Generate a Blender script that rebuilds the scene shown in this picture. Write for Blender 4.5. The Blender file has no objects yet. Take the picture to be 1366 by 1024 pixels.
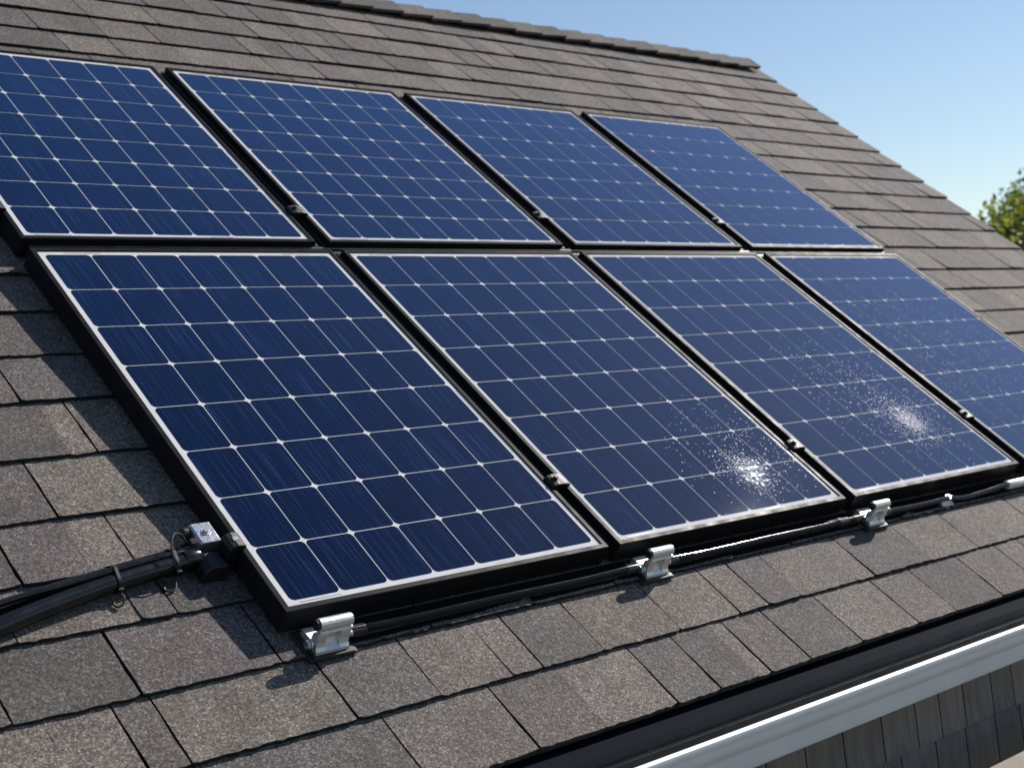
import bpy, math, random
from mathutils import Matrix, Vector
random.seed(11)
PI = math.pi
sc = bpy.context.scene
COL = sc.collection
TH = math.radians(36.87)            # roof pitch
Z0 = 3.35                           # height of the array's lower-left corner
M = Matrix.Translation((0, 0, Z0)) @ Matrix.Rotation(TH, 4, 'X')   # roof frame: u along eave, v up the slope, w off the roof
CT, ST = math.cos(TH), math.sin(TH)

# ------------------------------------------------------------------ camera, sky, sun, exposure
R = [(0.73138356, -0.57484384, 0.36692323), (-0.05957946, -0.58983986, -0.80531933), (0.6793588, 0.56713623, -0.46564806)]
CAM = (-1.61723354, -1.65545123, 1.93138891)
cd = bpy.data.cameras.new('camera')
cam = bpy.data.objects.new('camera', cd); COL.objects.link(cam)
rx, ry, rz = Vector(R[0]), -Vector(R[1]), -Vector(R[2])
rot = Matrix((rx, ry, rz)).transposed().to_4x4()
cam.matrix_world = M @ Matrix.Translation(CAM) @ rot
cd.sensor_width = 36.0
cd.lens = 36.0 * 1852.74 / 1366.0
cd.clip_start = 0.05; cd.clip_end = 2000
cd.dof.use_dof = True; cd.dof.focus_distance = 3.3; cd.dof.aperture_fstop = 5.0
sc.camera = cam

SUN = Vector((0.772, 0.394, 0.499)).normalized()       # direction to the sun, roof frame
SW = (M.to_3x3() @ SUN).normalized()
sl = bpy.data.lights.new('sun', 'SUN'); sl.energy = 5.0; sl.angle = math.radians(0.53); sl.color = (1.0, 0.94, 0.86)
so = bpy.data.objects.new('sun', sl); COL.objects.link(so)
so.rotation_euler = SW.to_track_quat('Z', 'Y').to_euler(); so.location = (0, 0, 12)
W = bpy.data.worlds.new('World'); sc.world = W; W.use_nodes = True
wn = W.node_tree; wn.nodes.clear()
sky = wn.nodes.new('ShaderNodeTexSky'); sky.sky_type = 'NISHITA'; sky.sun_disc = False
sky.sun_elevation = math.asin(SW.z); sky.sun_rotation = math.atan2(SW.x, SW.y)
sky.altitude = 200; sky.air_density = 1.0; sky.dust_density = 0.3; sky.ozone_density = 2.0
bg = wn.nodes.new('ShaderNodeBackground'); bg.inputs['Strength'].default_value = 0.102
wo = wn.nodes.new('ShaderNodeOutputWorld')
wn.links.new(sky.outputs[0], bg.inputs[0]); wn.links.new(bg.outputs[0], wo.inputs[0])
sc.view_settings.view_transform = 'Standard'; sc.view_settings.look = 'None'
sc.view_settings.exposure = 0.0; sc.view_settings.gamma = 1.0

# ------------------------------------------------------------------ helpers
class MB:
    """collects shapes, then links them as ONE mesh object"""
    def __init__(s): s.v = []; s.f = []; s.m = []; s.c = []; s.uv = None
    def poly(s, pts, mat=0, col=None):
        b = len(s.v); s.v += [tuple(p) for p in pts]; s.f.append(tuple(range(b, b + len(pts)))); s.m.append(mat); s.c.append(col)
    def faces(s, pts, fs, mat=0, col=None):
        b = len(s.v); s.v += [tuple(p) for p in pts]
        for f in fs: s.f.append(tuple(b + i for i in f)); s.m.append(mat); s.c.append(col)
    def box(s, x0, x1, y0, y1, z0, z1, mat=0, col=None):
        s.faces([(x0,y0,z0),(x1,y0,z0),(x1,y1,z0),(x0,y1,z0),(x0,y0,z1),(x1,y0,z1),(x1,y1,z1),(x0,y1,z1)],
                [(0,3,2,1),(4,5,6,7),(0,1,5,4),(1,2,6,5),(2,3,7,6),(3,0,4,7)], mat, col)
    def prism(s, prof, x0, x1, mat=0, axis=0):
        """closed profile (a, b) extruded along an axis"""
        n = len(prof)
        def P(x, a, b): return (x, a, b) if axis == 0 else ((a, x, b) if axis == 1 else (a, b, x))
        pts = [P(x0, a, b) for a, b in prof] + [P(x1, a, b) for a, b in prof]
        fs = [(i, (i+1) % n, n + (i+1) % n, n + i) for i in range(n)] + [tuple(range(n))[::-1], tuple(range(n, 2*n))]
        s.faces(pts, fs, mat)
    def tube(s, path, r, n=14, mat=0, caps=True, closed=False):
        P = [Vector(p) for p in path]; N = len(P); b = len(s.v); up = Vector((0, 0, 1)); prev = None
        for i, p in enumerate(P):
            if closed: t = (P[(i+1) % N] - P[i-1]).normalized()
            else: t = (P[min(i+1, N-1)] - P[max(i-1, 0)]).normalized()
            if prev is None:
                a = t.cross(up)
                if a.length < 1e-3: a = t.cross(Vector((1, 0, 0)))
            else: a = prev - t * prev.dot(t)
            a.normalize(); c = t.cross(a); prev = a
            ri = r[i] if isinstance(r, (list, tuple)) else r
            for k in range(n):
                q = 2*PI*k/n; s.v.append(tuple(p + a*math.cos(q)*ri + c*math.sin(q)*ri))
        rng = N if closed else N - 1
        for i in range(rng):
            for k in range(n):
                j = (i+1) % N
                s.f.append((b+i*n+k, b+i*n+(k+1) % n, b+j*n+(k+1) % n, b+j*n+k)); s.m.append(mat); s.c.append(None)
        if caps and not closed:
            s.f.append(tuple(b+k for k in range(n))[::-1]); s.m.append(mat); s.c.append(None)
            s.f.append(tuple(b+(N-1)*n+k for k in range(n))); s.m.append(mat); s.c.append(None)
    def cyl(s, a, b, r, n=18, mat=0): s.tube([a, b], r, n, mat)
    def build(s, name, mats, parent=None, mtx=None, bevel=0, smooth=False, loc=None):
        me = bpy.data.meshes.new(name)
        V = s.v
        if loc is not None: V = [(x-loc[0], y-loc[1], z-loc[2]) for x, y, z in V]
        me.from_pydata(V, [], s.f)
        for m in (mats if isinstance(mats, (list, tuple)) else [mats]): me.materials.append(m)
        me.polygons.foreach_set('material_index', s.m)
        if any(c is not None for c in s.c):
            ca = me.color_attributes.new('tone', 'FLOAT_COLOR', 'CORNER')
            for p in me.polygons:
                c = s.c[p.index] or (.1, .1, .1)
                for li in p.loop_indices: ca.data[li].color = (*c, 1)
        if s.uv:
            ul = me.uv_layers.new(name='roof')
            for l in me.loops: ul.data[l.index].uv = s.uv(me.vertices[l.vertex_index].co)
        o = bpy.data.objects.new(name, me); COL.objects.link(o)
        if smooth:
            for p in me.polygons: p.use_smooth = True
            e = o.modifiers.new('split', 'EDGE_SPLIT'); e.split_angle = math.radians(38)
        if bevel:
            bv = o.modifiers.new('bevel', 'BEVEL'); bv.width = bevel; bv.segments = 2; bv.limit_method = 'ANGLE'; bv.angle_limit = math.radians(35)
        if parent: o.parent = parent
        if mtx is not None: o.matrix_local = mtx if loc is None else mtx @ Matrix.Translation(loc)
        elif loc is not None: o.location = loc
        return o
def tag(o, label, cat, group=None, kind=None):
    if label: o['label'] = label
    if cat: o['category'] = cat
    if group: o['group'] = group
    if kind: o['kind'] = kind
    return o
def thing(name, u, v, w, label, cat, group=None):
    o = bpy.data.objects.new(name, None); COL.objects.link(o); o.empty_display_size = .1
    o.matrix_world = M @ Matrix.Translation((u, v, w))
    return tag(o, label, cat, group)
def dup(root, u, v, w, label):
    def cp(o, par):
        c = o.copy(); COL.objects.link(c); c.parent = par
        for ch in o.children: cp(ch, c)
        return c
    r = cp(root, None); r.matrix_world = M @ Matrix.Translation((u, v, w)); r['label'] = label
    return r
def lerp(a, b, t): return a + (b - a) * t

# ------------------------------------------------------------------ materials
def nodemat(name):
    m = bpy.data.materials.new(name); m.use_nodes = True
    nt = m.node_tree; b = nt.nodes['Principled BSDF']
    return m, nt, b
def N(nt, typ, **kw):
    n = nt.nodes.new(typ)
    for k, v in kw.items():
        if k in n.inputs: n.inputs[k].default_value = v
        else: setattr(n, k, v)
    return n
def ramp(nt, src, stops):
    r = nt.nodes.new('ShaderNodeValToRGB'); e = r.color_ramp.elements
    while len(e) < len(stops): e.new(.5)
    for i, (p, c) in enumerate(stops):
        e[i].position = p; e[i].color = (*c, 1) if len(c) == 3 else c
    nt.links.new(src, r.inputs[0]); return r
def simple(name, col, rough=.5, metal=0.0, var=.15, scale=30, bump=0.0, bscale=400, spec=.5):
    m, nt, b = nodemat(name)
    tc = N(nt, 'ShaderNodeTexCoord')
    n = N(nt, 'ShaderNodeTexNoise', Scale=scale, Detail=5.0); nt.links.new(tc.outputs['Object'], n.inputs['Vector'])
    lo = tuple(c*(1-var) for c in col); hi = tuple(min(1, c*(1+var)) for c in col)
    r = ramp(nt, n.outputs['Fac'], [(.3, lo), (.7, hi)])
    nt.links.new(r.outputs[0], b.inputs['Base Color'])
    rr = ramp(nt, n.outputs['Fac'], [(.3, (rough*.8,)*3), (.75, (min(1, rough*1.25),)*3)])
    nt.links.new(rr.outputs[0], b.inputs['Roughness'])
    b.inputs['Metallic'].default_value = metal; b.inputs['Specular IOR Level'].default_value = spec
    if bump:
        n2 = N(nt, 'ShaderNodeTexNoise', Scale=bscale, Detail=3.0); nt.links.new(tc.outputs['Object'], n2.inputs['Vector'])
        bp = N(nt, 'ShaderNodeBump', Strength=bump, Distance=.001); nt.links.new(n2.outputs['Fac'], bp.inputs['Height'])
        nt.links.new(bp.outputs[0], b.inputs['Normal'])
    return m
def granule_mat(name):
    m, nt, b = nodemat(name)
    tc = N(nt, 'ShaderNodeTexCoord'); O = tc.outputs['Object']
    at = N(nt, 'ShaderNodeAttribute', attribute_name='tone')
    vo = N(nt, 'ShaderNodeTexVoronoi', Scale=300.0); nt.links.new(O, vo.inputs['Vector'])
    sep = N(nt, 'ShaderNodeSeparateColor'); nt.links.new(vo.outputs['Color'], sep.inputs[0])
    gr = ramp(nt, sep.outputs[0], [(0, (.34,)*3), (.35, (.74,)*3), (.7, (1.12,)*3), (.92, (1.7,)*3), (1, (2.5,)*3)])
    gr2 = ramp(nt, sep.outputs[1], [(0, (1.06, 1.0, .92)), (.5, (1, 1, 1)), (1, (.95, .98, 1.06))])
    bl = N(nt, 'ShaderNodeTexNoise', Scale=9.0, Detail=6.0, Roughness=.6); nt.links.new(O, bl.inputs['Vector'])
    br = ramp(nt, bl.outputs['Fac'], [(.3, (.80,)*3), (.7, (1.2,)*3)])
    fi = N(nt, 'ShaderNodeTexNoise', Scale=75.0, Detail=3.0); nt.links.new(O, fi.inputs['Vector'])
    fr = ramp(nt, fi.outputs['Fac'], [(.3, (.78,)*3), (.7, (1.22,)*3)])
    cur = at.outputs['Color']
    for s in (gr, gr2, br, fr):
        mx = N(nt, 'ShaderNodeMix', data_type='RGBA', blend_type='MULTIPLY'); mx.inputs[0].default_value = 1
        nt.links.new(cur, mx.inputs[6]); nt.links.new(s.outputs[0], mx.inputs[7]); cur = mx.outputs[2]
    nt.links.new(cur, b.inputs['Base Color'])
    b.inputs['Roughness'].default_value = .85; b.inputs['Specular IOR Level'].default_value = .5
    ad = N(nt, 'ShaderNodeMath', operation='ADD'); nt.links.new(sep.outputs[2], ad.inputs[0]); nt.links.new(fi.outputs['Fac'], ad.inputs[1])
    bp = N(nt, 'ShaderNodeBump', Strength=.8, Distance=.0022); nt.links.new(ad.outputs[0], bp.inputs['Height'])
    nt.links.new(bp.outputs[0], b.inputs['Normal'])
    return m
WET = [(1.797, .192, .120, .72), (1.80, .20, .20, .24), (1.84, .26, .40, .05), (2.882, .305, .13, .95), (2.87, .32, .25, .30), (2.84, .40, .55, .05), (3.75, .6, .9, .03)]
def glass_mat(name, col, lines):
    """a surface laminated under glass: its colour under a clear coat, with drops of dew on part of the array"""
    m, nt, b = nodemat(name)
    tc = N(nt, 'ShaderNodeTexCoord'); O = tc.outputs['Object']
    uv = N(nt, 'ShaderNodeUVMap', uv_map='roof')
    if lines:
        sx = N(nt, 'ShaderNodeSeparateXYZ'); nt.links.new(O, sx.inputs[0])
        cb = N(nt, 'ShaderNodeCombineXYZ'); nt.links.new(sx.outputs[0], cb.inputs[0])
        yy = N(nt, 'ShaderNodeMath', operation='MULTIPLY'); yy.inputs[1].default_value = .012; nt.links.new(sx.outputs[1], yy.inputs[0]); nt.links.new(yy.outputs[0], cb.inputs[1])
        n = N(nt, 'ShaderNodeTexNoise', Scale=290.0, Detail=3.0); nt.links.new(cb.outputs[0], n.inputs['Vector'])
        st = ramp(nt, n.outputs['Fac'], [(.30, tuple(c*.55 for c in col)), (.46, col), (.56, tuple(c*1.4 for c in col)), (.64, (.013, .024, .070))])
        at = N(nt, 'ShaderNodeAttribute', attribute_name='tone')
        mt = N(nt, 'ShaderNodeMix', data_type='RGBA', blend_type='MULTIPLY'); mt.inputs[0].default_value = 1
        nt.links.new(st.outputs[0], mt.inputs[6]); nt.links.new(at.outputs['Color'], mt.inputs[7])
        nt.links.new(mt.outputs[2], b.inputs['Base Color'])
    else:
        n = N(nt, 'ShaderNodeTexNoise', Scale=25.0, Detail=4.0); nt.links.new(O, n.inputs['Vector'])
        st = ramp(nt, n.outputs['Fac'], [(.3, tuple(c*.9 for c in col)), (.7, col)])
        nt.links.new(st.outputs[0], b.inputs['Base Color'])
    b.inputs['IOR'].default_value = 1.24 if lines else 1.35        # anti-reflection glass
    if lines: b.inputs['Specular Tint'].default_value = (.50, .78, 1.0, 1)      # blue anti-reflection coat
    if lines:
        b.inputs['Coat Weight'].default_value = .4; b.inputs['Coat IOR'].default_value = 1.24; b.inputs['Coat Roughness'].default_value = .035
        b.inputs['Sheen Weight'].default_value = .72; b.inputs['Sheen Roughness'].default_value = .36; b.inputs['Sheen Tint'].default_value = (.07, .30, 1.0, 1)
    # dew: round drops scattered in patches
    mask = None
    for (u, v, r, a) in WET:
        d = N(nt, 'ShaderNodeVectorMath', operation='DISTANCE'); nt.links.new(uv.outputs[0], d.inputs[0]); d.inputs[1].default_value = (u, v, 0)
        mr = N(nt, 'ShaderNodeMapRange', interpolation_type='SMOOTHERSTEP'); nt.links.new(d.outputs['Value'], mr.inputs[0])
        mr.inputs[1].default_value = 0; mr.inputs[2].default_value = r; mr.inputs[3].default_value = a; mr.inputs[4].default_value = 0
        if mask is None: mask = mr.outputs[0]
        else:
            mm = N(nt, 'ShaderNodeMath', operation='MAXIMUM'); nt.links.new(mask, mm.inputs[0]); nt.links.new(mr.outputs[0], mm.inputs[1]); mask = mm.outputs[0]
    vo = N(nt, 'ShaderNodeTexVoronoi', Scale=260.0, voronoi_dimensions='2D'); nt.links.new(uv.outputs[0], vo.inputs['Vector'])
    sp = N(nt, 'ShaderNodeSeparateColor'); nt.links.new(vo.outputs['Color'], sp.inputs[0])
    # a cell holds a drop when its random value is below the mask; the drop's radius varies too
    lt = N(nt, 'ShaderNodeMath', operation='LESS_THAN'); nt.links.new(sp.outputs[0], lt.inputs[0]); nt.links.new(mask, lt.inputs[1])
    rd = N(nt, 'ShaderNodeMapRange'); nt.links.new(sp.outputs[1], rd.inputs[0]); rd.inputs[3].default_value = .14; rd.inputs[4].default_value = .48
    dv = N(nt, 'ShaderNodeMath', operation='DIVIDE'); nt.links.new(vo.outputs['Distance'], dv.inputs[0]); nt.links.new(rd.outputs[0], dv.inputs[1])
    sq = N(nt, 'ShaderNodeMath', operation='POWER'); nt.links.new(dv.outputs[0], sq.inputs[0]); sq.inputs[1].default_value = 2
    om = N(nt, 'ShaderNodeMath', operation='SUBTRACT', use_clamp=True); om.inputs[0].default_value = 1; nt.links.new(sq.outputs[0], om.inputs[1])
    hh = N(nt, 'ShaderNodeMath', operation='MULTIPLY'); nt.links.new(om.outputs[0], hh.inputs[0]); nt.links.new(lt.outputs[0], hh.inputs[1])
    h2 = N(nt, 'ShaderNodeMath', operation='MULTIPLY'); nt.links.new(hh.outputs[0], h2.inputs[0]); nt.links.new(rd.outputs[0], h2.inputs[1])
    am = N(nt, 'ShaderNodeMapRange'); nt.links.new(sp.outputs[2], am.inputs[0]); am.inputs[3].default_value = .35; am.inputs[4].default_value = 1.5
    h3 = N(nt, 'ShaderNodeMath', operation='MULTIPLY'); nt.links.new(h2.outputs[0], h3.inputs[0]); nt.links.new(am.outputs[0], h3.inputs[1]); h2 = h3
    gt = N(nt, 'ShaderNodeMath', operation='GREATER_THAN'); nt.links.new(hh.outputs[0], gt.inputs[0]); gt.inputs[1].default_value = .001
    rg = N(nt, 'ShaderNodeMapRange'); nt.links.new(gt.outputs[0], rg.inputs[0]); rg.inputs[3].default_value = .022; rg.inputs[4].default_value = .37
    nt.links.new(rg.outputs[0], b.inputs['Roughness']); nt.links.new(rg.outputs[0], b.inputs['Coat Roughness'])
    bp = N(nt, 'ShaderNodeBump', Strength=1.0, Distance=.00028); nt.links.new(h2.outputs[0], bp.inputs['Height'])
    nz = N(nt, 'ShaderNodeTexNoise', Scale=700.0, Detail=1.0); nt.links.new(O, nz.inputs['Vector'])
    b2 = N(nt, 'ShaderNodeBump', Strength=.025, Distance=.0004); nt.links.new(nz.outputs['Fac'], b2.inputs['Height']); nt.links.new(bp.outputs[0], b2.inputs['Normal'])
    nt.links.new(b2.outputs[0], b.inputs['Normal']); nt.links.new(b2.outputs[0], b.inputs['Coat Normal'])
    return m

m_gran = granule_mat('asphalt granules')
m_felt = simple('black roofing felt', (.012, .012, .013), .9)
m_cell = glass_mat('blue silicon cells under glass', (.0004, .0020, .0165), True)
m_back = glass_mat('white backsheet under glass', (.76, .75, .74), False)
m_dash = simple('grey ribbon', (.16, .15, .15), .4)
m_frame = simple('black anodised aluminium', (.016, .015, .016), .44, 0.0, .08, 20, 0, 900, .05)
m_rail = simple('black rail', (.010, .010, .011), .45)
m_black = simple('black plastic', (.008, .008, .009), .5, 0, .2, 80)
m_rubber = simple('black cable jacket', (.004, .004, .005), .11, 0, .05, 20, 0, 500, .25)
m_shade = simple('matte black shade', (.010, .010, .011), .95, 0, .2, 60, .2, 500, .0)
m_jacket = simple('black conduit jacket', (.005, .005, .006), .21, 0, .1, 30, 0, 500, .5)
m_gland = simple('black nylon gland', (.018, .018, .019), .33, 0, .15, 80)
m_alu = simple('brushed aluminium', (.74, .73, .71), .42, .75, .08, 120, .08, 700)
m_steel = simple('zinc plated steel', (.62, .63, .65), .28, .9, .1, 150, .05, 600)
m_pad = simple('dark rubber pad', (.018, .017, .016), .55, 0, .2, 60)
m_white = simple('white painted aluminium', (.70, .745, .79), .35, 0, .05, 8)
m_navy = simple('dark blue grey flashing', (.012, .017, .031), .34, 0, .12, 10)
m_brown = simple('dark brown trough paint', (.030, .026, .022), .55, 0, .25, 14)
m_trim = simple('white trim paint', (.72, .71, .69), .5, 0, .05, 8)
m_tan = simple('tan boards', (.25, .205, .165), .7, 0, .15, 14, .2, 200)
def shake_mat():
    m, nt, b = nodemat('grey brown cedar shakes')
    tc = N(nt, 'ShaderNodeTexCoord'); at = N(nt, 'ShaderNodeAttribute', attribute_name='tone')
    mp = N(nt, 'ShaderNodeMapping'); mp.inputs['Scale'].default_value = (45, 45, 6); nt.links.new(tc.outputs['Object'], mp.inputs[0])
    n = N(nt, 'ShaderNodeTexNoise', Scale=1.0, Detail=5.0); nt.links.new(mp.outputs[0], n.inputs['Vector'])
    r = ramp(nt, n.outputs['Fac'], [(.3, (.75,)*3), (.7, (1.2,)*3)])
    mx = N(nt, 'ShaderNodeMix', data_type='RGBA', blend_type='MULTIPLY'); mx.inputs[0].default_value = 1
    nt.links.new(at.outputs['Color'], mx.inputs[6]); nt.links.new(r.outputs[0], mx.inputs[7]); nt.links.new(mx.outputs[2], b.inputs['Base Color'])
    b.inputs['Roughness'].default_value = .75
    bp = N(nt, 'ShaderNodeBump', Strength=.3, Distance=.002); nt.links.new(n.outputs['Fac'], bp.inputs['Height']); nt.links.new(bp.outputs[0], b.inputs['Normal'])
    return m
m_shake = shake_mat()

# ------------------------------------------------------------------ ground
def ground_mat():
    m, nt, b = nodemat('lawn')
    tc = N(nt, 'ShaderNodeTexCoord')
    n = N(nt, 'ShaderNodeTexNoise', Scale=.4, Detail=8.0); nt.links.new(tc.outputs['Object'], n.inputs['Vector'])
    r = ramp(nt, n.outputs['Fac'], [(.3, (.035, .045, .018)), (.7, (.06, .075, .03))]); nt.links.new(r.outputs[0], b.inputs['Base Color'])
    b.inputs['Roughness'].default_value = .9
    return m
g = MB(); g.poly([(-600, -600, 0), (600, -600, 0), (600, 600, 0), (-600, 600, 0)])
tag(g.build('ground', ground_mat()), None, None, None, 'structure')

# ------------------------------------------------------------------ house
UL, UR = -3.0, 5.93
V_EAVE, V_RIDGE = -.462, 3.89
W0 = -.0735
def rw(u, v, w): return tuple(M @ Vector((u, v, w)))
EY, EZ = rw(0, V_EAVE, -.07)[1:]
RY, RZ = rw(0, V_RIDGE, W0)[1:]
HL = Vector((1.5, 3.0, 0))
house = bpy.data.objects.new('house', None); COL.objects.link(house); house.location = HL
tag(house, 'house with a brown grey asphalt shingle roof carrying the solar array', 'house')
HM = Matrix.Translation(-HL)
HR = HM @ M                      # roof frame inside the house
# roof deck with the shingles: every course overlaps the one below, every tab a wedge with a ragged lower edge
LINES = [V_EAVE, -.2625, -.077, .112, .264, .447, .651, .859, 1.046, 1.237, 1.414, 1.62, 1.811, 1.995, 2.18, 2.366, 2.549, 2.729, 2.917, 3.09, 3.275, 3.465, 3.653, 3.84]
KNOWN = {0: [(-.62,1),(-.33,1),(.107,1),(.406,1),(.619,0),(.865,1),(1.025,1),(1.177,0),(1.23,1),(1.40,1),(1.645,1),(1.932,1),(2.147,1),(2.43,1),(2.68,1)],
         1: [(-.552,0),(-.418,1),(-.336,1),(.047,1),(.273,1),(.486,0),(.58,1),(.785,1),(1.072,1),(1.318,1),(1.442,1),(1.597,1),(1.78,0),(1.966,1),(2.288,1),(2.582,1),(2.80,0),(3.03,1)],
         2: [(-.609,1),(-.352,1),(-.03,1)],
         3: [(-.525,1),(-.261,0),(-.181,1),(.05,1)],
         4: [(-.68,1),(-.458,1),(-.303,0),(-.202,1),(.03,1)],
         5: [(-.56,1),(-.308,1),(.02,1)],
         6: [(-.46,1),(-.193,0),(-.127,1),(.10,1)],
         7: [(-.47,1),(-.233,1),(.04,1)]}
TONES = [(.196, .166, .142), (.170, .145, .125), (.150, .128, .116), (.118, .103, .097), (.182, .155, .131), (.134, .115, .111)]
NT = {(4, 3): 3, (6, 2): 0, (6, 1): 3}
sh = MB(); rr = random.Random(5)
def tab(mb, u0, u1, v0, v1, g0, g1, col, th):
    L0, L1 = u0 + g0, u1 - g1
    n = max(4, int((L1 - L0) / .014))
    top = W0 + th
    wl, wr_ = rr.uniform(-.0012, .0016), rr.uniform(-.0012, .0016)
    sk = rr.uniform(-.0022, .0022)
    fr = []
    for i in range(n + 1):
        t = i / n
        fr.append((lerp(L0, L1, t), v0 + sk*(t-.5) + rr.gauss(0, .0011) + (.0025 if i in (0, n) else 0), top + lerp(wl, wr_, t) + rr.gauss(0, .0004)))
    m = 6
    rt = [(L1 + rr.gauss(0, .0007), lerp(v0, v1 + .02, j/m), lerp(top + wr_, W0 - .0012, j/m)) for j in range(1, m)]
    lf = [(L0 + rr.gauss(0, .0007), lerp(v0, v1 + .02, j/m), lerp(top + wl, W0 - .0012, j/m)) for j in range(1, m)][::-1]
    loop = fr + rt + [(L1, v1 + .02, W0 - .0012), (L0, v1 + .02, W0 - .0012)] + lf
    k = len(loop); bot = [(x, y, W0 - .006) for x, y, z in loop]
    mb.faces(loop, [tuple(range(k))], 0, col)
    mb.faces(loop + bot, [(i, k + i, k + (i+1) % k, (i+1) % k) for i in range(k)], 1)
for k in range(len(LINES) - 1):
    v0, v1 = LINES[k], LINES[k+1]
    kn = KNOWN.get(k, [])
    js = list(kn)
    if kn:
        lo, hi = kn[0][0], kn[-1][0]
    else:
        lo = hi = rr.uniform(0, .3); js = [(lo, 1)]
    x = lo
    while True:
        x -= rr.choice((.11, .15, .19, .22, .26, .30)) * rr.uniform(.9, 1.1)
        if x < UL + .06: break
        js.insert(0, (x, 1 if rr.random() < .72 else 0))
    x = hi
    while True:
        x += rr.choice((.11, .15, .19, .22, .26, .30)) * rr.uniform(.9, 1.1)
        if x > UR - .06: break
        js.append((x, 1 if rr.random() < .72 else 0))
    ed = [(UL, 0)] + js + [(UR, 0)]
    last = -1
    for i in range(len(ed) - 1):
        ti = rr.randrange(len(TONES))
        if ti == last: ti = (ti + 1 + rr.randrange(4)) % len(TONES)
        last = ti
        f = rr.uniform(.77, .94); c = tuple(q*f*rr.uniform(.985, 1.015) for q in TONES[ti])
        th = rr.uniform(.0078, .0094) + (0 if rr.random() < .6 else .0022)
        ga = .0026 * rr.uniform(.7, 1.3) if ed[i][1] else -.0004*(1 if i else 0)
        gb = .0026 * rr.uniform(.7, 1.3) if ed[i+1][1] else .0
        tab(sh, ed[i][0], ed[i+1][0], v0, v1, ga, gb, c, th)
roof = sh.build('roof', [m_gran, m_felt], house, HR)
# far slope and felt
dk = MB()
dk.box(UL + .01, UR - .012, V_EAVE + .012, V_RIDGE, W0 - .03, W0 - .0065)
dk.build('roof_felt', m_felt, roof)
bk = MB()
def mir(u, v, w):
    x, y, z = rw(u, v, w); return (x, 2*RY - y, z)
for k in range(len(LINES) - 1):
    a = [mir(UL, LINES[k], W0 + .007), mir(UR, LINES[k], W0 + .007), mir(UR, LINES[k+1] + .01, W0), mir(UL, LINES[k+1] + .01, W0)]
    b_ = [mir(UL, LINES[k], W0 - .03), mir(UR, LINES[k], W0 - .03), mir(UR, LINES[k+1] + .01, W0 - .03), mir(UL, LINES[k+1] + .01, W0 - .03)]
    bk.faces(a + b_, [(3,2,1,0),(4,5,6,7),(0,1,5,4),(1,2,6,5),(2,3,7,6),(3,0,4,7)], 0, (.105, .093, .084))
bk.build('rear_roof', m_gran, house, HM)
# ridge cap: bent pieces, each lapping the next
rc = MB(); u = UL; i = 0
while u < UR - .09:
    e = min(u + .196, UR - .075); f = rr.uniform(.60, .88); tn = TONES[i % 6]; c = tuple(q*f*.9 for q in tn)
    w_a, w_b = -.030 + rr.uniform(-.002, .002), -.040 + rr.uniform(-.002, .002)     # near end raised over its neighbour
    va = 3.775 + rr.uniform(-.005, .005); vb = 3.778 + rr.uniform(-.005, .005); e2 = e + .012
    def pt(uu, vv, ww, mirror):
        x, y, z = rw(uu, vv, ww); return (x, 2*RY - y if mirror else y, z)
    vr = lambda w: V_RIDGE + (w - W0) * ST / CT
    A = [pt(u, va, w_b, 0), pt(u, vr(w_b) - .03, w_b, 0), pt(u, vr(w_b), w_b - .009, 0), pt(u, vr(w_b) - .03, w_b, 1), pt(u, va, w_b, 1)]
    B = [pt(e2, vb, w_a, 0), pt(e2, vr(w_a) - .03, w_a, 0), pt(e2, vr(w_a), w_a - .009, 0), pt(e2, vr(w_a) - .03, w_a, 1), pt(e2, vb, w_a, 1)]
    d = .016
    A2 = [pt(u, va, w_b - d, 0), pt(u, vr(w_b) - .05, w_b - d, 0), pt(u, vr(w_b) - .02, w_b - d - .009, 0), pt(u, vr(w_b) - .05, w_b - d, 1), pt(u, va, w_b - d, 1)]
    B2 = [pt(e2, vb, w_a - d, 0), pt(e2, vr(w_a) - .05, w_a - d, 0), pt(e2, vr(w_a) - .02, w_a - d - .009, 0), pt(e2, vr(w_a) - .05, w_a - d, 1), pt(e2, vb, w_a - d, 1)]
    fs = [(j, j+5, j+6, j+1) for j in range(4)] + [(10+j, 11+j, 16+j, 15+j) for j in range(4)] + [(0,10,15,5), (4,9,19,14)] + [(j, j+1, 11+j, 10+j) for j in range(4)] + [(5+j, 15+j, 16+j, 6+j) for j in range(4)]
    rc.faces(A + B + A2 + B2, fs, 0, c)
    u = e; i += 1
rc.build('ridge_cap', m_gran, roof, HR.inverted() @ HM)
# eave: drip edge, gutter, fascia, soffit
X0, X1 = UL, UR + .01
def oz(prof): return [(EY - o, EZ + z) for o, z in prof]
d = MB(); d.prism(oz([(-.05, -.026), (-.0035, -.026), (.002, -.056), (-.0005, -.056), (-.006, -.0285), (-.05, -.0285)]), X0, X1)
d.build('drip_edge', m_navy, house, HM, smooth=True)
t = MB(); t.prism(oz([(-.006, -.030), (-.0052, -.030), (.0045, -.088), (.009, -.0885), (.009, -.180), (.066, -.180), (.066, -.1845), (.000, -.1845)]), X0, X1)
t.prism(oz([(.0092, -.081), (.0112, -.081), (.0112, -.0865), (.0092, -.0865)]), X0, X1, 1)
t.build('gutter_trough', [m_brown, m_navy], house, HM)
gf = MB()
prof = [(.066, -.1845), (.074, -.182), (.079, -.174), (.080, -.136), (.083, -.130), (.094, -.122), (.103, -.108), (.1065, -.094), (.107, -.086), (.112, -.0855), (.1155, -.082), (.1165, -.074), (.1145, -.0665), (.109, -.0635), (.103, -.0645), (.1005, -.068)]
inn = [(o - .0022, z + .001) for o, z in prof[1:]][::-1]
gf.prism(oz(prof + inn + [(.066, -.181)]), X0, X1)
gf.build('gutter', m_white, house, HM, smooth=True)
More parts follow.
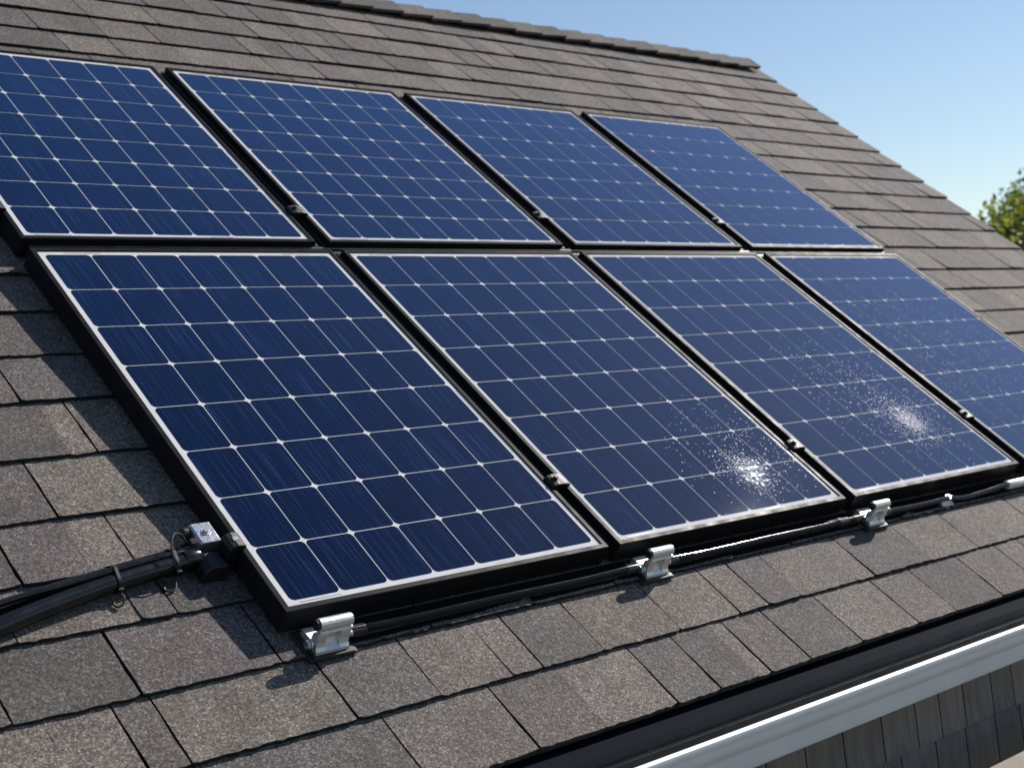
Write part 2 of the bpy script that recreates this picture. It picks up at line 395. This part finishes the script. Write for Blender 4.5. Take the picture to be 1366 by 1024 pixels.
fa = MB(); fa.prism(oz([(-.030, -.035), (-.008, -.035), (-.008, -.20), (-.030, -.20)]), X0, X1 - .01)
fa.prism(oz([(-.10, -.188), (-.0305, -.188), (-.0305, -.198), (-.10, -.198)]), X0, X1 - .01)
fa.build('fascia', m_trim, house, HM)
# walls of shakes: front wall and the gable
WO = -.10
wy = EY - WO
wl = MB(); wr = random.Random(8)
ztop = EZ - .199
base = MB(); base.prism([(wy + .012, 0), (2*RY - wy - .012, 0), (2*RY - wy - .012, EZ - .12), (RY, RZ - .10), (wy + .012, EZ - .12)], UL + .1, UR - .13)
base.build('wall_core', m_felt, house, HM)
STONE = [(.285, .226, .190), (.262, .208, .178), (.238, .192, .168), (.275, .216, .182)]
row = 0; zt = EZ - .31
levels = [ztop, EZ - .405 + .155, EZ - .405]
while levels[-1] > .2: levels.append(levels[-1] - .155)
for r_ in range(len(levels) - 1):
    z1, z0 = levels[r_], levels[r_+1]
    x = UL + .1 - wr.uniform(0, .1)
    while x < UR - .12:
        w_ = wr.uniform(.135, .205); f = wr.uniform(.85, 1.12); c = tuple(q*f for q in wr.choice(STONE)); dz = wr.uniform(-.002, .002)
        a, b2 = max(x, UL + .1), min(x + w_ - .0055, UR - .12)
        if b2 > a + .01:
            wl.faces([(a, wy - .016, z0 + dz), (b2, wy - .016, z0 + dz), (b2, wy, z1 + (.012 if r_ else 0)), (a, wy, z1 + (.012 if r_ else 0)),
                      (a, wy + .011, z0 + dz), (b2, wy + .011, z0 + dz), (b2, wy + .011, z1), (a, wy + .011, z1)],
                     [(0,1,2,3)], 0, c)
            wl.faces(wl.v[-8:], [(0,4,5,1),(1,5,6,2),(3,2,6,7),(0,3,7,4)], 1)  # undersides blackened to paint the shade line below each row, edges black too
        x += w_
wl.build('front_wall', [m_shake, m_felt], house, HM)
gw = MB(); gx = UR - .129
z = .1
while z < RZ - .2:
    z1 = z + .16
    ymin, ymax = wy, 2*RY - wy
    if z1 > EZ - .12:
        q = (z1 - (EZ - .12)) / ((RZ - .10) - (EZ - .12)); ymin = lerp(wy, RY, q); ymax = 2*RY - ymin
    y = ymin
    while y < ymax - .02:
        e = min(y + wr.uniform(.135, .205), ymax); f = wr.uniform(.85, 1.12); c = tuple(q*f for q in wr.choice(STONE))
        gw.faces([(gx + .012, y, z), (gx + .012, e - .003, z), (gx + .002, e - .003, z1), (gx + .002, y, z1), (gx, y, z), (gx, e - .003, z)], [(0,1,2,3),(0,4,5,1)], 0, c)
        y = e
    z = z1
gw.build('gable_wall', m_shake, house, HM)
rk = MB(); rk.box(UR - .035, UR - .008, V_EAVE + .02, V_RIDGE, W0 - .17, W0 - .0305)
rk.build('rake_board', m_trim, house, HR)
rk2 = MB(); rk2.faces([mir(*q) for q in [(UR-.035,V_EAVE+.02,W0-.17),(UR-.008,V_EAVE+.02,W0-.17),(UR-.008,V_RIDGE,W0-.17),(UR-.035,V_RIDGE,W0-.17),(UR-.035,V_EAVE+.02,W0-.0305),(UR-.008,V_EAVE+.02,W0-.0305),(UR-.008,V_RIDGE,W0-.0305),(UR-.035,V_RIDGE,W0-.0305)]],
    [(0,3,2,1),(4,5,6,7),(0,1,5,4),(1,2,6,5),(2,3,7,6),(3,0,4,7)])
rk2.build('rake_board', m_trim, house, HM)
# a lower canopy of tan boards below the eave, standing out into the sun
cp = MB()
x = UL + .4
while x < UR - .2:
    e = x + .30
    cp.prism(oz([(.195, -.385), (.90, -.46), (.90, -.50), (.195, -.43)]), x, e - .004); x = e
cp.prism(oz([(WO + .014, -.47), (.70, -.50), (.70, -.56), (WO + .014, -.60)]), UL + .5, UL + .58)
cp.prism(oz([(WO + .014, -.47), (.70, -.50), (.70, -.56), (WO + .014, -.60)]), UR - .6, UR - .52)
cp.prism(oz([(.20, -.432), (.30, -.442), (.30, -.50), (.20, -.50)]), UL + .42, UR - .25)
cp.build('canopy', m_tan, house, HM)

# ------------------------------------------------------------------ solar panels
UB = [0, 1.0, 1.0422, 2.0872, 2.1397, 3.2085, 3.2752, 4.3143]
UT = [-.0022, .9699, 1.0225, 2.0909, 2.1556, 3.1738, 3.2468, 4.2820]
VB0, VB1, VT0, VT1 = 0.0, 1.4448, 1.4921, 2.7130
def panel(u0, v0, Wd, Hd, nc, nr, label):
    root = thing('solar_panel', u0, v0, -.06, label, 'solar panel', 'solar panels of the roof array')
    zt = .06
    f = MB()
    prof = [(0, 0), (0, zt - .0018), (.0018, zt), (.0145, zt), (.0155, zt - .001), (.0155, zt - .006), (.0065, zt - .006), (.0065, zt - .054), (.03, zt - .055), (.03, 0)]
    loops = []
    for dd, w in prof: loops.append([(dd, dd, w), (Wd-dd, dd, w), (Wd-dd, Hd-dd, w), (dd, Hd-dd, w)])
    n = len(prof); pts = [p for l in loops for p in l]; fs = []
    for i in range(n):
        j = (i+1) % n
        for k in range(4):
            q = (k+1) % 4; fs.append((i*4+k, i*4+q, j*4+q, j*4+k))
    f.faces(pts, fs); f.build('frame', m_frame, root)
    lam = MB(); lam.uv = lambda co: (co.x + u0, co.y + v0)
    s = .0159; zb = zt - .0042
    lam.box(s, Wd-s, s, Hd-s, zb - .004, zb, 1)
    mg = .0325; gx, gy = .0034, .0029
    cw = (Wd - 2*mg + gx) / nc; ch = (Hd - 2*mg + gy) / nr
    rp = random.Random(int(u0*100 + v0*1000))
    for a in range(nc):
        for b in range(nr):
            x0, y0 = mg + a*cw, mg + b*ch; x1, y1 = x0 + cw - gx, y0 + ch - gy; q = .0105; z = zb + .0006; e = .0036
            tn = rp.uniform(.84, 1.18)
            lam.poly([(x0+q, y0, z), (x1-q, y0, z), (x1-e, y0+e, z), (x1, y0+q, z), (x1, y1-q, z), (x1-e, y1-e, z), (x1-q, y1, z), (x0+q, y1, z), (x0+e, y1-e, z), (x0, y1-q, z), (x0, y0+q, z), (x0+e, y0+e, z)], 0, (tn, tn, tn))
    for (a, b, y) in ((.09, .20, Hd - .0250), (.62, .70, .0235), (.05, .16, .0235), (.80, .9, Hd - .0250)):
        lam.box(Wd*a, Wd*b, y, y + .0016, zb - .001, zb + .0005, 2)
    for y in (.05, .28): lam.box(Wd - .0235, Wd - .0222, Hd*y, Hd*(y + .2), zb - .001, zb + .0005, 2)
    lam.build('cell_sheet', [m_cell, m_back, m_dash], root)
    return root
names_b = ['nearest solar panel, lower row, with the conduits ending at its left edge', 'second solar panel of the lower row, with sun glint by its lower right corner',
           'solar panel third in the lower row, with sun glint near its right edge', 'solar panel at the right end of the lower row, cut by the picture edge']
names_t = ['solar panel at the left end of the upper row, cut by the picture edge', 'solar panel second from the left in the upper row, with eight cell columns',
           'solar panel third in the upper row, mid blue', 'palest blue solar panel at the right end of the upper row, beside bare shingles']
for i in range(4):
    panel(UB[2*i], VB0, UB[2*i+1] - UB[2*i], VB1 - VB0, 7, 8, names_b[i])
for i in range(4):
    panel(UT[2*i], VT0, UT[2*i+1] - UT[2*i], VT1 - VT0, 8 if i == 1 else 7, 8 if i < 2 else 7, names_t[i])
# rails in the gaps
def rail(u0, u1, v0, v1, label, along):
    mb = MB()
    if along == 'v':
        m_ = (u0 + u1)/2; a = (u1 - u0)/2
        mb.prism([(m_-a, -.062), (m_+a, -.062), (m_+a, -.018), (m_+a*.45, -.018), (m_+a*.45, -.03), (m_-a*.45, -.03), (m_-a*.45, -.018), (m_-a, -.018)], v0, v1, axis=1)
    else:
        m_ = (v0 + v1)/2; a = (v1 - v0)/2
        mb.prism([(m_-a, -.062), (m_+a, -.062), (m_+a, -.018), (m_+a*.45, -.018), (m_+a*.45, -.03), (m_-a*.45, -.03), (m_-a*.45, -.018), (m_-a, -.018)], u0, u1, axis=0)
    for x in ([(u0+u1)/2] if along == 'v' else [.6, 2.6]):
        for y in ([v0 + .2, v1 - .2] if along == 'v' else [(v0+v1)/2]): mb.box(x - .012, x + .012, y - .012, y + .012, -.0765, -.0615)
    tag(mb.build('mounting_rail', m_rail, None, M, loc=((u0+u1)/2, (v0+v1)/2, -.076)), label, 'rail', 'black rails in the gaps between panels')
pos = ['first and second', 'second and third', 'third and fourth']
for i in range(3):
    rail(UB[2*i+1] + .004, UB[2*i+2] - .004, .012, VB1 - .002, 'black rail in the gap between the %s panels of the lower row' % pos[i], 'v')
    rail(UT[2*i+1] + .004, UT[2*i+2] - .004, VT0 + .002, VT1 - .005, 'black rail in the gap between the %s panels of the upper row' % pos[i], 'v')
rail(.02, 4.28, VB1 + .004, VT0 - .004, 'long black rail in the seam between upper and lower panel rows', 'u')
# clamps in the gaps
def mid_clamp(u, v, hw, label, proto=[None]):
    if proto[0] is None:
        r = thing('panel_clamp', u, v, -.03, label, 'clamp', 'black clamps holding panel edges')
        mb = MB()
        mb.prism([(-.029, .0302), (.036, .0302), (.038, .035), (.030, .0395), (.012, .0425), (-.010, .0425), (-.022, .0395), (-.028, .034)], -.022, .022, axis=1)
        mb.box(-.014, .014, -.018, .018, .0, .0300)
        mb.build('body', m_black, r, bevel=.002)
        b = MB(); b.cyl((-.004, .004, .0424), (-.004, .004, .0495), .0085, 6); b.cyl((-.004, .004, .0494), (-.004, .004, .0505), .0045, 12)
        b.build('bolt', m_black, r, bevel=.0008)
        w = MB(); w.cyl((-.004, .004, .0420), (-.004, .004, .0440), .0125, 20); w.build('washer', m_black, r)
        proto[0] = r; return r
    return dup(proto[0], u, v, -.03, label)
mid_clamp((UB[1]+UB[2])/2, .262, .03, 'black clamp over the gap between first and second lower panels')
mid_clamp((UB[3]+UB[4])/2, .262, .03, 'black clamp over the gap between second and third lower panels')
mid_clamp((UB[5]+UB[6])/2, .285, .03, 'black clamp over the gap between third and fourth lower panels')
mid_clamp((UT[1]+UT[2])/2, 1.675, .03, 'black clamp over the gap between first and second upper panels')
mid_clamp((UT[3]+UT[4])/2, 1.690, .03, 'black clamp over the gap between second and third upper panels')
mid_clamp((UT[5]+UT[6])/2, 1.690, .03, 'black clamp over the gap between third and fourth upper panels')
def end_clamp(u, v, label, proto=[None]):
    if proto[0] is None:
        r = thing('end_clamp', u, v, -.06, label, 'clamp', 'black end clamps on the left edge of the array')
        mb = MB(); mb.prism([(-.028, 0), (-.003, 0), (-.003, .0603), (.012, .0603), (.013, .066), (.006, .071), (-.010, .073), (-.024, .069), (-.029, .060)], -.023, .023, axis=1)
        mb.build('body', m_black, r, bevel=.003)
        b = MB(); b.box(-.014, -.001, -.006, .006, .0722, .0735); b.build('plate', m_steel, r)
        proto[0] = r; return r
    return dup(proto[0], u, v, -.06, label)
end_clamp(0, .226, 'black end clamp on the left edge of the nearest panel, above the conduit bracket')
end_clamp(-.0022, 1.655, 'black end clamp on the left edge of the upper row, at the picture edge')

# ------------------------------------------------------------------ front clamps
def front_clamp(u, label, left_gland, proto={}):
    if 0 not in proto:
        r = thing('front_clamp', u, -.047, -.07, label, 'clamp', 'aluminium clamps along the front edge of the array')
        p = MB(); p.box(-.060, .066, -.047, .040, .0, .0085); p.box(-.050, .058, -.0475, .036, .0087, .0125)
        p.build('base_pad', m_pad, r, bevel=.002)
        b = MB()
        prof = [(-.039, .0128), (-.037, .0205), (-.030, .026), (-.0265, .036), (-.0255, .052), (-.024, .058), (-.0215, .060), (-.012, .058), (-.006, .050), (-.006, .030), (.030, .027), (.030, .0128)]
        n = len(prof)
        # sides, and a shallow pocket in the middle of the front face
        b.prism(prof, -.043, -.018); b.prism(prof, .018, .043)
        inner = [(y + (.011 if 3 <= i_ <= 4 else (.006 if i_ in (2, 5) else 0)), z) for i_, (y, z) in enumerate(prof)]
        b.prism(inner, -.0178, .0178)
        b.build('bracket', m_alu, r, bevel=.0012)
        t = MB(); t.tube([(-.042, -.010, .0755), (-.0415, -.010, .0755), (.0415, -.010, .0755), (.042, -.010, .0755)], [.0125, .014, .014, .0125], 24)
        t.prism([(-.024, .0585), (-.0265, .0630), (-.0235, .0665), (-.010, .0670), (-.008, .060)], -.041, .044)
        t.build('roll', m_alu, r, smooth=True)
        c = MB(); c.cyl((-.049, -.010, .0755), (-.0425, -.010, .0755), .0115, 20); c.build('end_plug', m_black, r, bevel=.001)
        h = MB(); h.cyl((-.062, -.018, .030), (-.054, -.018, .030), .0105, 6); h.cyl((-.0545, -.018, .030), (-.0505, -.018, .030), .0125, 20); h.cyl((-.0505, -.018, .030), (-.0432, -.018, .030), .006, 12)
        h.build('bolt', m_steel, r, bevel=.001)
        h = MB(); h.cyl((.0432, -.016, .034), (.052, -.016, .034), .0062, 14); h.tube([(.052, -.016, .034), (.0555, -.016, .034), (.058, -.016, .034)], [.0085, .0085, .0045], 16)
        h.build('bolt', m_steel, r, smooth=True)
        g_ = MB()
        for k in range(10):
            q = 2*PI*k/10; g_.tube([(.061, -.005 + .0098*math.cos(q), .028 + .0098*math.sin(q)), (.098, -.005 + .0092*math.cos(q), .028 + .0092*math.sin(q))], .0026, 8)
        g_.tube([(.044, -.005, .028), (.060, -.005, .028), (.099, -.005, .028), (.106, -.005, .028)], [.0095, .0105, .0104, .0095], 20)
        g_.build('cable_gland', m_gland, r, smooth=True)
        proto[0] = r; root = r
    else: root = dup(proto[0], u, -.047, -.07, label)
    if left_gland:
        g_ = MB()
        for k in range(10):
            q = 2*PI*k/10; g_.tube([(-.068, -.005 + .0098*math.cos(q), .028 + .0098*math.sin(q)), (-.100, -.005 + .0092*math.cos(q), .028 + .0092*math.sin(q))], .0026, 8)
        g_.tube([(-.044, -.005, .028), (-.066, -.005, .028), (-.100, -.005, .028), (-.108, -.005, .028)], [.0095, .0105, .0104, .0095], 20)
        g_.build('cable_gland', m_gland, root, smooth=True)
    return root
front_clamp(.088, 'large aluminium front clamp at the lower left corner of the array', False)
front_clamp(1.142, 'aluminium front clamp below the second panel, gland on both sides', True)
front_clamp(2.197, 'aluminium front clamp below the third panel, left of the small cable clip', True)

def run(pts, n=10):
    """smooth path through points (Catmull-Rom)"""
    P = [Vector(p) for p in pts]; P = [P[0]*2 - P[1]] + P + [P[-1]*2 - P[-2]]; out = []
    for i in range(1, len(P) - 2):
        for k in range(n):
            t = k/n; a, b, c, d_ = P[i-1], P[i], P[i+1], P[i+2]
            out.append(.5*((2*b) + (c - a)*t + (2*a - 5*b + 4*c - d_)*t*t + (3*b - a - 3*c + d_)*t**3))
    out.append(P[-2]); return out
CV, CW = -.052, -.041
def cable(pts, r, label, group, n=12, name='cable'):
    mb = MB(); mb.tube(run(pts, n), r, 16)
    mid = pts[len(pts)//2]
    return tag(mb.build(name, m_rubber, None, M, smooth=True, loc=mid), label, 'cable', group)
G1 = 'black cables along the front edge of the array'
cable([(.188, CV, CW), (.32, CV, CW - .003), (.60, CV + .002, CW - .004), (.88, CV - .001, CW - .003), (1.04, CV, CW)], .0095, 'black cable between the first and second front clamps', G1)
c2 = cable([(1.242, CV, CW), (1.40, CV, CW - .003), (1.66, CV + .002, CW - .004), (1.92, CV, CW - .003), (2.095, CV, CW)], .0095, 'black cable between the second and third front clamps', G1)
k = MB()
off = Vector((1.66, CV + .002, CW - .004))
k.tube([Vector((x, CV, CW - .0018 + (x - 1.98)*.01)) - off for x in (1.955, 1.962, 2.0, 2.003, 2.018, 2.021, 2.055, 2.062)], [.0098, .0118, .0120, .0142, .0142, .0120, .0114, .0098], 18)
k.build('connector', m_black, c2, smooth=True)
cable([(2.300, CV, CW), (2.42, CV, CW - .004), (2.55, CV, CW - .005), (2.66, CV, CW - .004), (2.78, CV - .006, CW - .010), (2.92, CV - .004, CW - .006), (3.06, CV, CW), (3.3, CV, CW), (3.9, CV, CW - .012)], .0095, 'black cable from the third front clamp through the small clip to the metal sleeve', G1)
# small clip
r = thing('cable_clip', 2.66, CV, -.07, 'small metal cable clip on the front cable, right of the third clamp', 'clip')
p = MB(); p.box(-.050, .060, -.024, .022, .0, .010); p.build('base_pad', m_pad, r, bevel=.002)
p = MB(); p.prism([(-.020, .0102), (.018, .0102), (.018, .0135), (.010, .0145), (.0085, .028), (.004, .0325), (-.004, .0325), (-.0085, .028), (-.010, .0145), (-.020, .0135)], -.036, .034); p.build('saddle', m_alu, r, bevel=.001)
p = MB(); p.cyl((.004, 0, .0324), (.004, 0, .0395), .0085, 6); p.cyl((.004, 0, .0320), (.004, 0, .0338), .012, 20); p.build('bolt', m_steel, r, bevel=.001)
# added black strip standing in for the panels' shade under the front cable
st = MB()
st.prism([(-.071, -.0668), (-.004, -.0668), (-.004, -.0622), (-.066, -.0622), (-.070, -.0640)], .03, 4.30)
tag(st.build('shade_strip', m_shade, None, M, loc=(2.15, -.037, -.0668)), 'flat black strip added as panel shade on the shingles under the front cable and the panel edge', 'strip')
# metal sleeve at the picture edge
r = thing('cable_sleeve', 3.16, CV, -.07, 'shiny metal cable sleeve below the right panel, at the picture edge', 'sleeve')
p = MB(); p.tube([(-.085, 0, .026), (-.080, 0, .026), (.085, 0, .026), (.09, 0, .026)], [.013, .0165, .0165, .013], 22); p.build('tube', m_alu, r, smooth=True)
p = MB(); p.tube([(-.105, 0, .026), (-.0852, 0, .026)], [.009, .010], 18); p.build('collar', m_steel, r, smooth=True)
p = MB(); p.box(-.06, .06, -.022, .022, 0, .0095); p.build('base_pad', m_pad, r, bevel=.002)

# ------------------------------------------------------------------ conduits at the left edge and their bracket
def conduit(pts, r, label):
    mb = MB(); mb.tube(run(pts, 14), r, 24)
    mid = pts[2]
    return tag(mb.build('conduit', m_jacket, None, M, smooth=True, loc=mid), label, 'conduit', 'black conduits running in from the left')
conduit([(-1.5, -.02, -.046), (-1.0, .035, -.046), (-.70, .105, -.046), (-.52, .157, -.046), (-.40, .187, -.046), (-.27, .213, -.045), (-.15, .230, -.044), (-.075, .236, -.042)], .0200, 'thickest black conduit, the lower one, running in from the left to the bracket')
conduit([(-1.5, .055, -.054), (-1.0, .10, -.054), (-.70, .160, -.053), (-.52, .206, -.053), (-.40, .229, -.053), (-.27, .249, -.052), (-.15, .263, -.048), (-.065, .266, -.043)], .0130, 'middle black conduit lying against the upper side of the thickest conduit')
conduit([(-1.5, .058, -.032), (-1.0, .105, -.033), (-.70, .158, -.034), (-.52, .200, -.035), (-.40, .216, -.034), (-.27, .232, -.029), (-.15, .247, -.028), (-.07, .252, -.034)], .0075, 'thin black cable resting on top of the two conduits')
r = thing('conduit_bracket', -.045, .245, -.07, 'black bracket with bare metal top plate at the left edge of the array', 'bracket')
b = MB(); b.box(-.034, .020, -.048, .055, 0, .034); b.prism([(-.046, .002), (.016, .002), (.022, .030), (.010, .046), (-.030, .046), (-.044, .032)], -.062, -.010, axis=1)
b.box(-.010, .040, -.030, .006, .012, .030)
b.build('body', m_black, r, bevel=.004)
b = MB(); b.prism([(-.030, .034), (.022, .034), (.022, .060), (.019, .063), (-.027, .063), (-.030, .060)], .002, .066, axis=1); b.build('top_plate', m_steel, r, bevel=.0015)
b = MB(); b.cyl((-.004, .034, .0628), (-.004, .034, .0645), .0115, 22); b.cyl((-.004, .034, .0644), (-.004, .034, .0705), .0072, 6); b.build('bolt', m_steel, r, bevel=.0008)
b = MB(); b.cyl((-.046, .056, .046), (-.0305, .056, .046), .013, 20); b.build('side_bolt', m_black, r, bevel=.001)
for y, w, q in ((-.008, .028, .0235), (.020, .024, .0165)):
    b = MB(); b.tube([(-.072, y, w), (-.060, y, w), (-.040, y + .003, w), (-.033, y + .003, w)], [q*.92, q, q, q*.9], 22); b.build('collar', m_jacket, r, smooth=True)
def tie(u, circles, tail, label):
    """a strap drawn tight round the conduits (hull of their sections), its head and its tail"""
    r = thing('cable_tie', u, 0, -.07, label, 'cable tie', 'black cable ties round the conduits')
    ring = []
    for k in range(48):
        q = 2*PI*k/48; d_ = (math.cos(q), math.sin(q))
        v, w, rad = max(circles, key=lambda c: c[0]*d_[0] + c[1]*d_[1] + c[2])
        ring.append((.10*(v - circles[0][0]), v + d_[0]*(rad + .0012), max(w + .07 + d_[1]*(rad + .0012), .0025)))
    mb = MB(); n = len(ring)
    for dx in (-.0035, .0035):
        pass
    pts = []
    cv = sum(p[1] for p in ring)/n; cw2 = sum(p[2] for p in ring)/n
    for x, y, z in ring:
        l = math.hypot(y - cv, z - cw2); ny, nz = (y - cv)/l, (z - cw2)/l
        pts += [(x - .0036, y, z), (x + .0036, y, z), (x + .0036, y + ny*.0018, z + nz*.0018), (x - .0036, y + ny*.0018, z + nz*.0018)]
    fs = []
    for k in range(n):
        j = (k+1) % n
        for q in range(4): fs.append((k*4+q, k*4+(q+1) % 4, j*4+(q+1) % 4, j*4+q))
    mb.faces(pts, fs); mb.build('strap', m_black, r)
    v, w, rad = circles[0]
    h = MB(); h.box(-.006, .006, v - rad - .008, v - rad - .0008, w + .060, w + .076); h.build('head', m_black, r, bevel=.0015)
    t = MB(); t.tube(run(tail, 8), .0024, 8); t.build('tail', m_black, r, smooth=True)
tie(-.285, [(.2100, -.0450, .0200), (.2465, -.0522, .0130), (.2298, -.0297, .0075)],
    [(0, .183, .020), (.003, .170, .018), (-.004, .158, .012), (-.016, .157, .009), (-.019, .167, .009), (-.010, .175, .012)], 'black cable tie with a curled tail round the conduits, farther from the bracket')
tie(-.140, [(.2312, -.0439, .0200), (.2637, -.0477, .0130), (.2484, -.0281, .0075)],
    [(0, .206, .020), (-.014, .215, .052), (-.012, .245, .072), (.008, .275, .074), (.034, .285, .060), (.048, .275, .044)], 'black cable tie with a tall loose loop beside the bracket')
lp = MB(); lp.tube(run([(-.17, .200, -.060), (-.18, .184, -.063), (-.172, .176, -.0635), (-.158, .178, -.0635), (-.150, .190, -.062), (-.146, .204, -.058)], 8), .0028, 8)
tag(lp.build('wire', m_black, None, M, smooth=True, loc=(-.18, .16, -.066)), 'thin black wire loop lying on the shingles under the conduits', 'wire')

# ------------------------------------------------------------------ trees
def leaf_mat(name, a, b_):
    m, nt, b = nodemat(name)
    at = N(nt, 'ShaderNodeAttribute', attribute_name='tone'); nt.links.new(at.outputs['Color'], b.inputs['Base Color'])
    b.inputs['Roughness'].default_value = .55
    tr = N(nt, 'ShaderNodeBsdfTranslucent'); hs = N(nt, 'ShaderNodeHueSaturation', Value=1.5); nt.links.new(at.outputs['Color'], hs.inputs['Color']); nt.links.new(hs.outputs[0], tr.inputs[0])
    mx = N(nt, 'ShaderNodeMixShader'); mx.inputs[0].default_value = .5
    nt.links.new(b.outputs[0], mx.inputs[1]); nt.links.new(tr.outputs[0], mx.inputs[2])
    nt.links.new(mx.outputs[0], nt.nodes['Material Output'].inputs[0])
    return m
m_leaf = leaf_mat('leaves', None, None)
m_bark = simple('bark', (.09, .07, .05), .9, 0, .3, 12, .5, 30)
def tree(x, y, h, cr, lumps, nl, seed, label, tint):
    q = random.Random(seed)
    root = bpy.data.objects.new('tree', None); COL.objects.link(root); root.location = (x, y, 0); tag(root, label, 'tree', 'trees beyond the roof')
    t = MB(); t.tube([(0, 0, 0), (.04, .02, h*.3), (-.03, .05, h*.6), (0, 0, h*.9)], [.17, .13, .09, .02], 10)
    blobs = []
    for k in range(lumps):
        a = q.uniform(0, 2*PI); zz = q.uniform(.30, .93); rad = cr * math.sqrt(max(.05, 1 - ((zz - .62)/.42)**2)) * q.uniform(.35, 1.0)
        c = Vector((math.cos(a)*rad, math.sin(a)*rad, zz*h)); blobs.append((c, q.uniform(.34, .62)*cr, q.uniform(.6, 1.25)))
        t.tube([(0, 0, h*q.uniform(.25, .5)), tuple(c*.55 + Vector((0, 0, h*.2))), tuple(c)], [.06, .035, .012], 6)
    t.build('trunk', m_bark, root, smooth=True)
    lv = MB()
    for k in range(nl):
        c, r_, f = q.choice(blobs)
        dv = Vector((q.gauss(0, 1), q.gauss(0, 1), q.gauss(0, .8))).normalized() * r_ * (q.random() ** .45) * q.uniform(.8, 1.25)
        p0 = c + dv; s = q.uniform(.035, .075)
        n = Vector((q.gauss(0, 1), q.gauss(0, 1), q.gauss(.6, 1))).normalized(); a = n.orthogonal().normalized(); b2 = n.cross(a); w_ = q.uniform(0, 6.28)
        a, b2 = a*math.cos(w_) + b2*math.sin(w_), b2*math.cos(w_) - a*math.sin(w_)
        g_ = f*q.uniform(.75, 1.25); yl = q.uniform(0, 1)
        col = (lerp(.050, .125, yl)*g_*tint[0], lerp(.085, .125, yl)*g_*tint[1], .020*g_*tint[2])
        lv.poly([p0 - a*s, p0 - a*s*.2 + b2*s*.5, p0 + a*s, p0 - a*s*.2 - b2*s*.5], 0, col)
    lv.build('crown', m_leaf, root)
cw_ = cam.matrix_world.translation
def along(px, py, dist):
    dr = rot.to_3x3() @ Vector(((px - 683)/1852.74, -(py - 512)/1852.74, -1.0)); dw = M.to_3x3() @ dr; dw.normalize()
    return cw_ + dw * dist
P = along(1326, 290, 20); tree(P.x, P.y, P.z + .22, .9, 34, 20000, 3, 'sunlit yellow green small tree showing just past the roof edge', (1.9, 1.85, 1.4))
P = along(1428, 292, 25); tree(P.x, P.y, P.z + .80, 1.25, 46, 30000, 9, 'taller darker green tree at the right picture edge', (1.4, 1.65, 1.8))
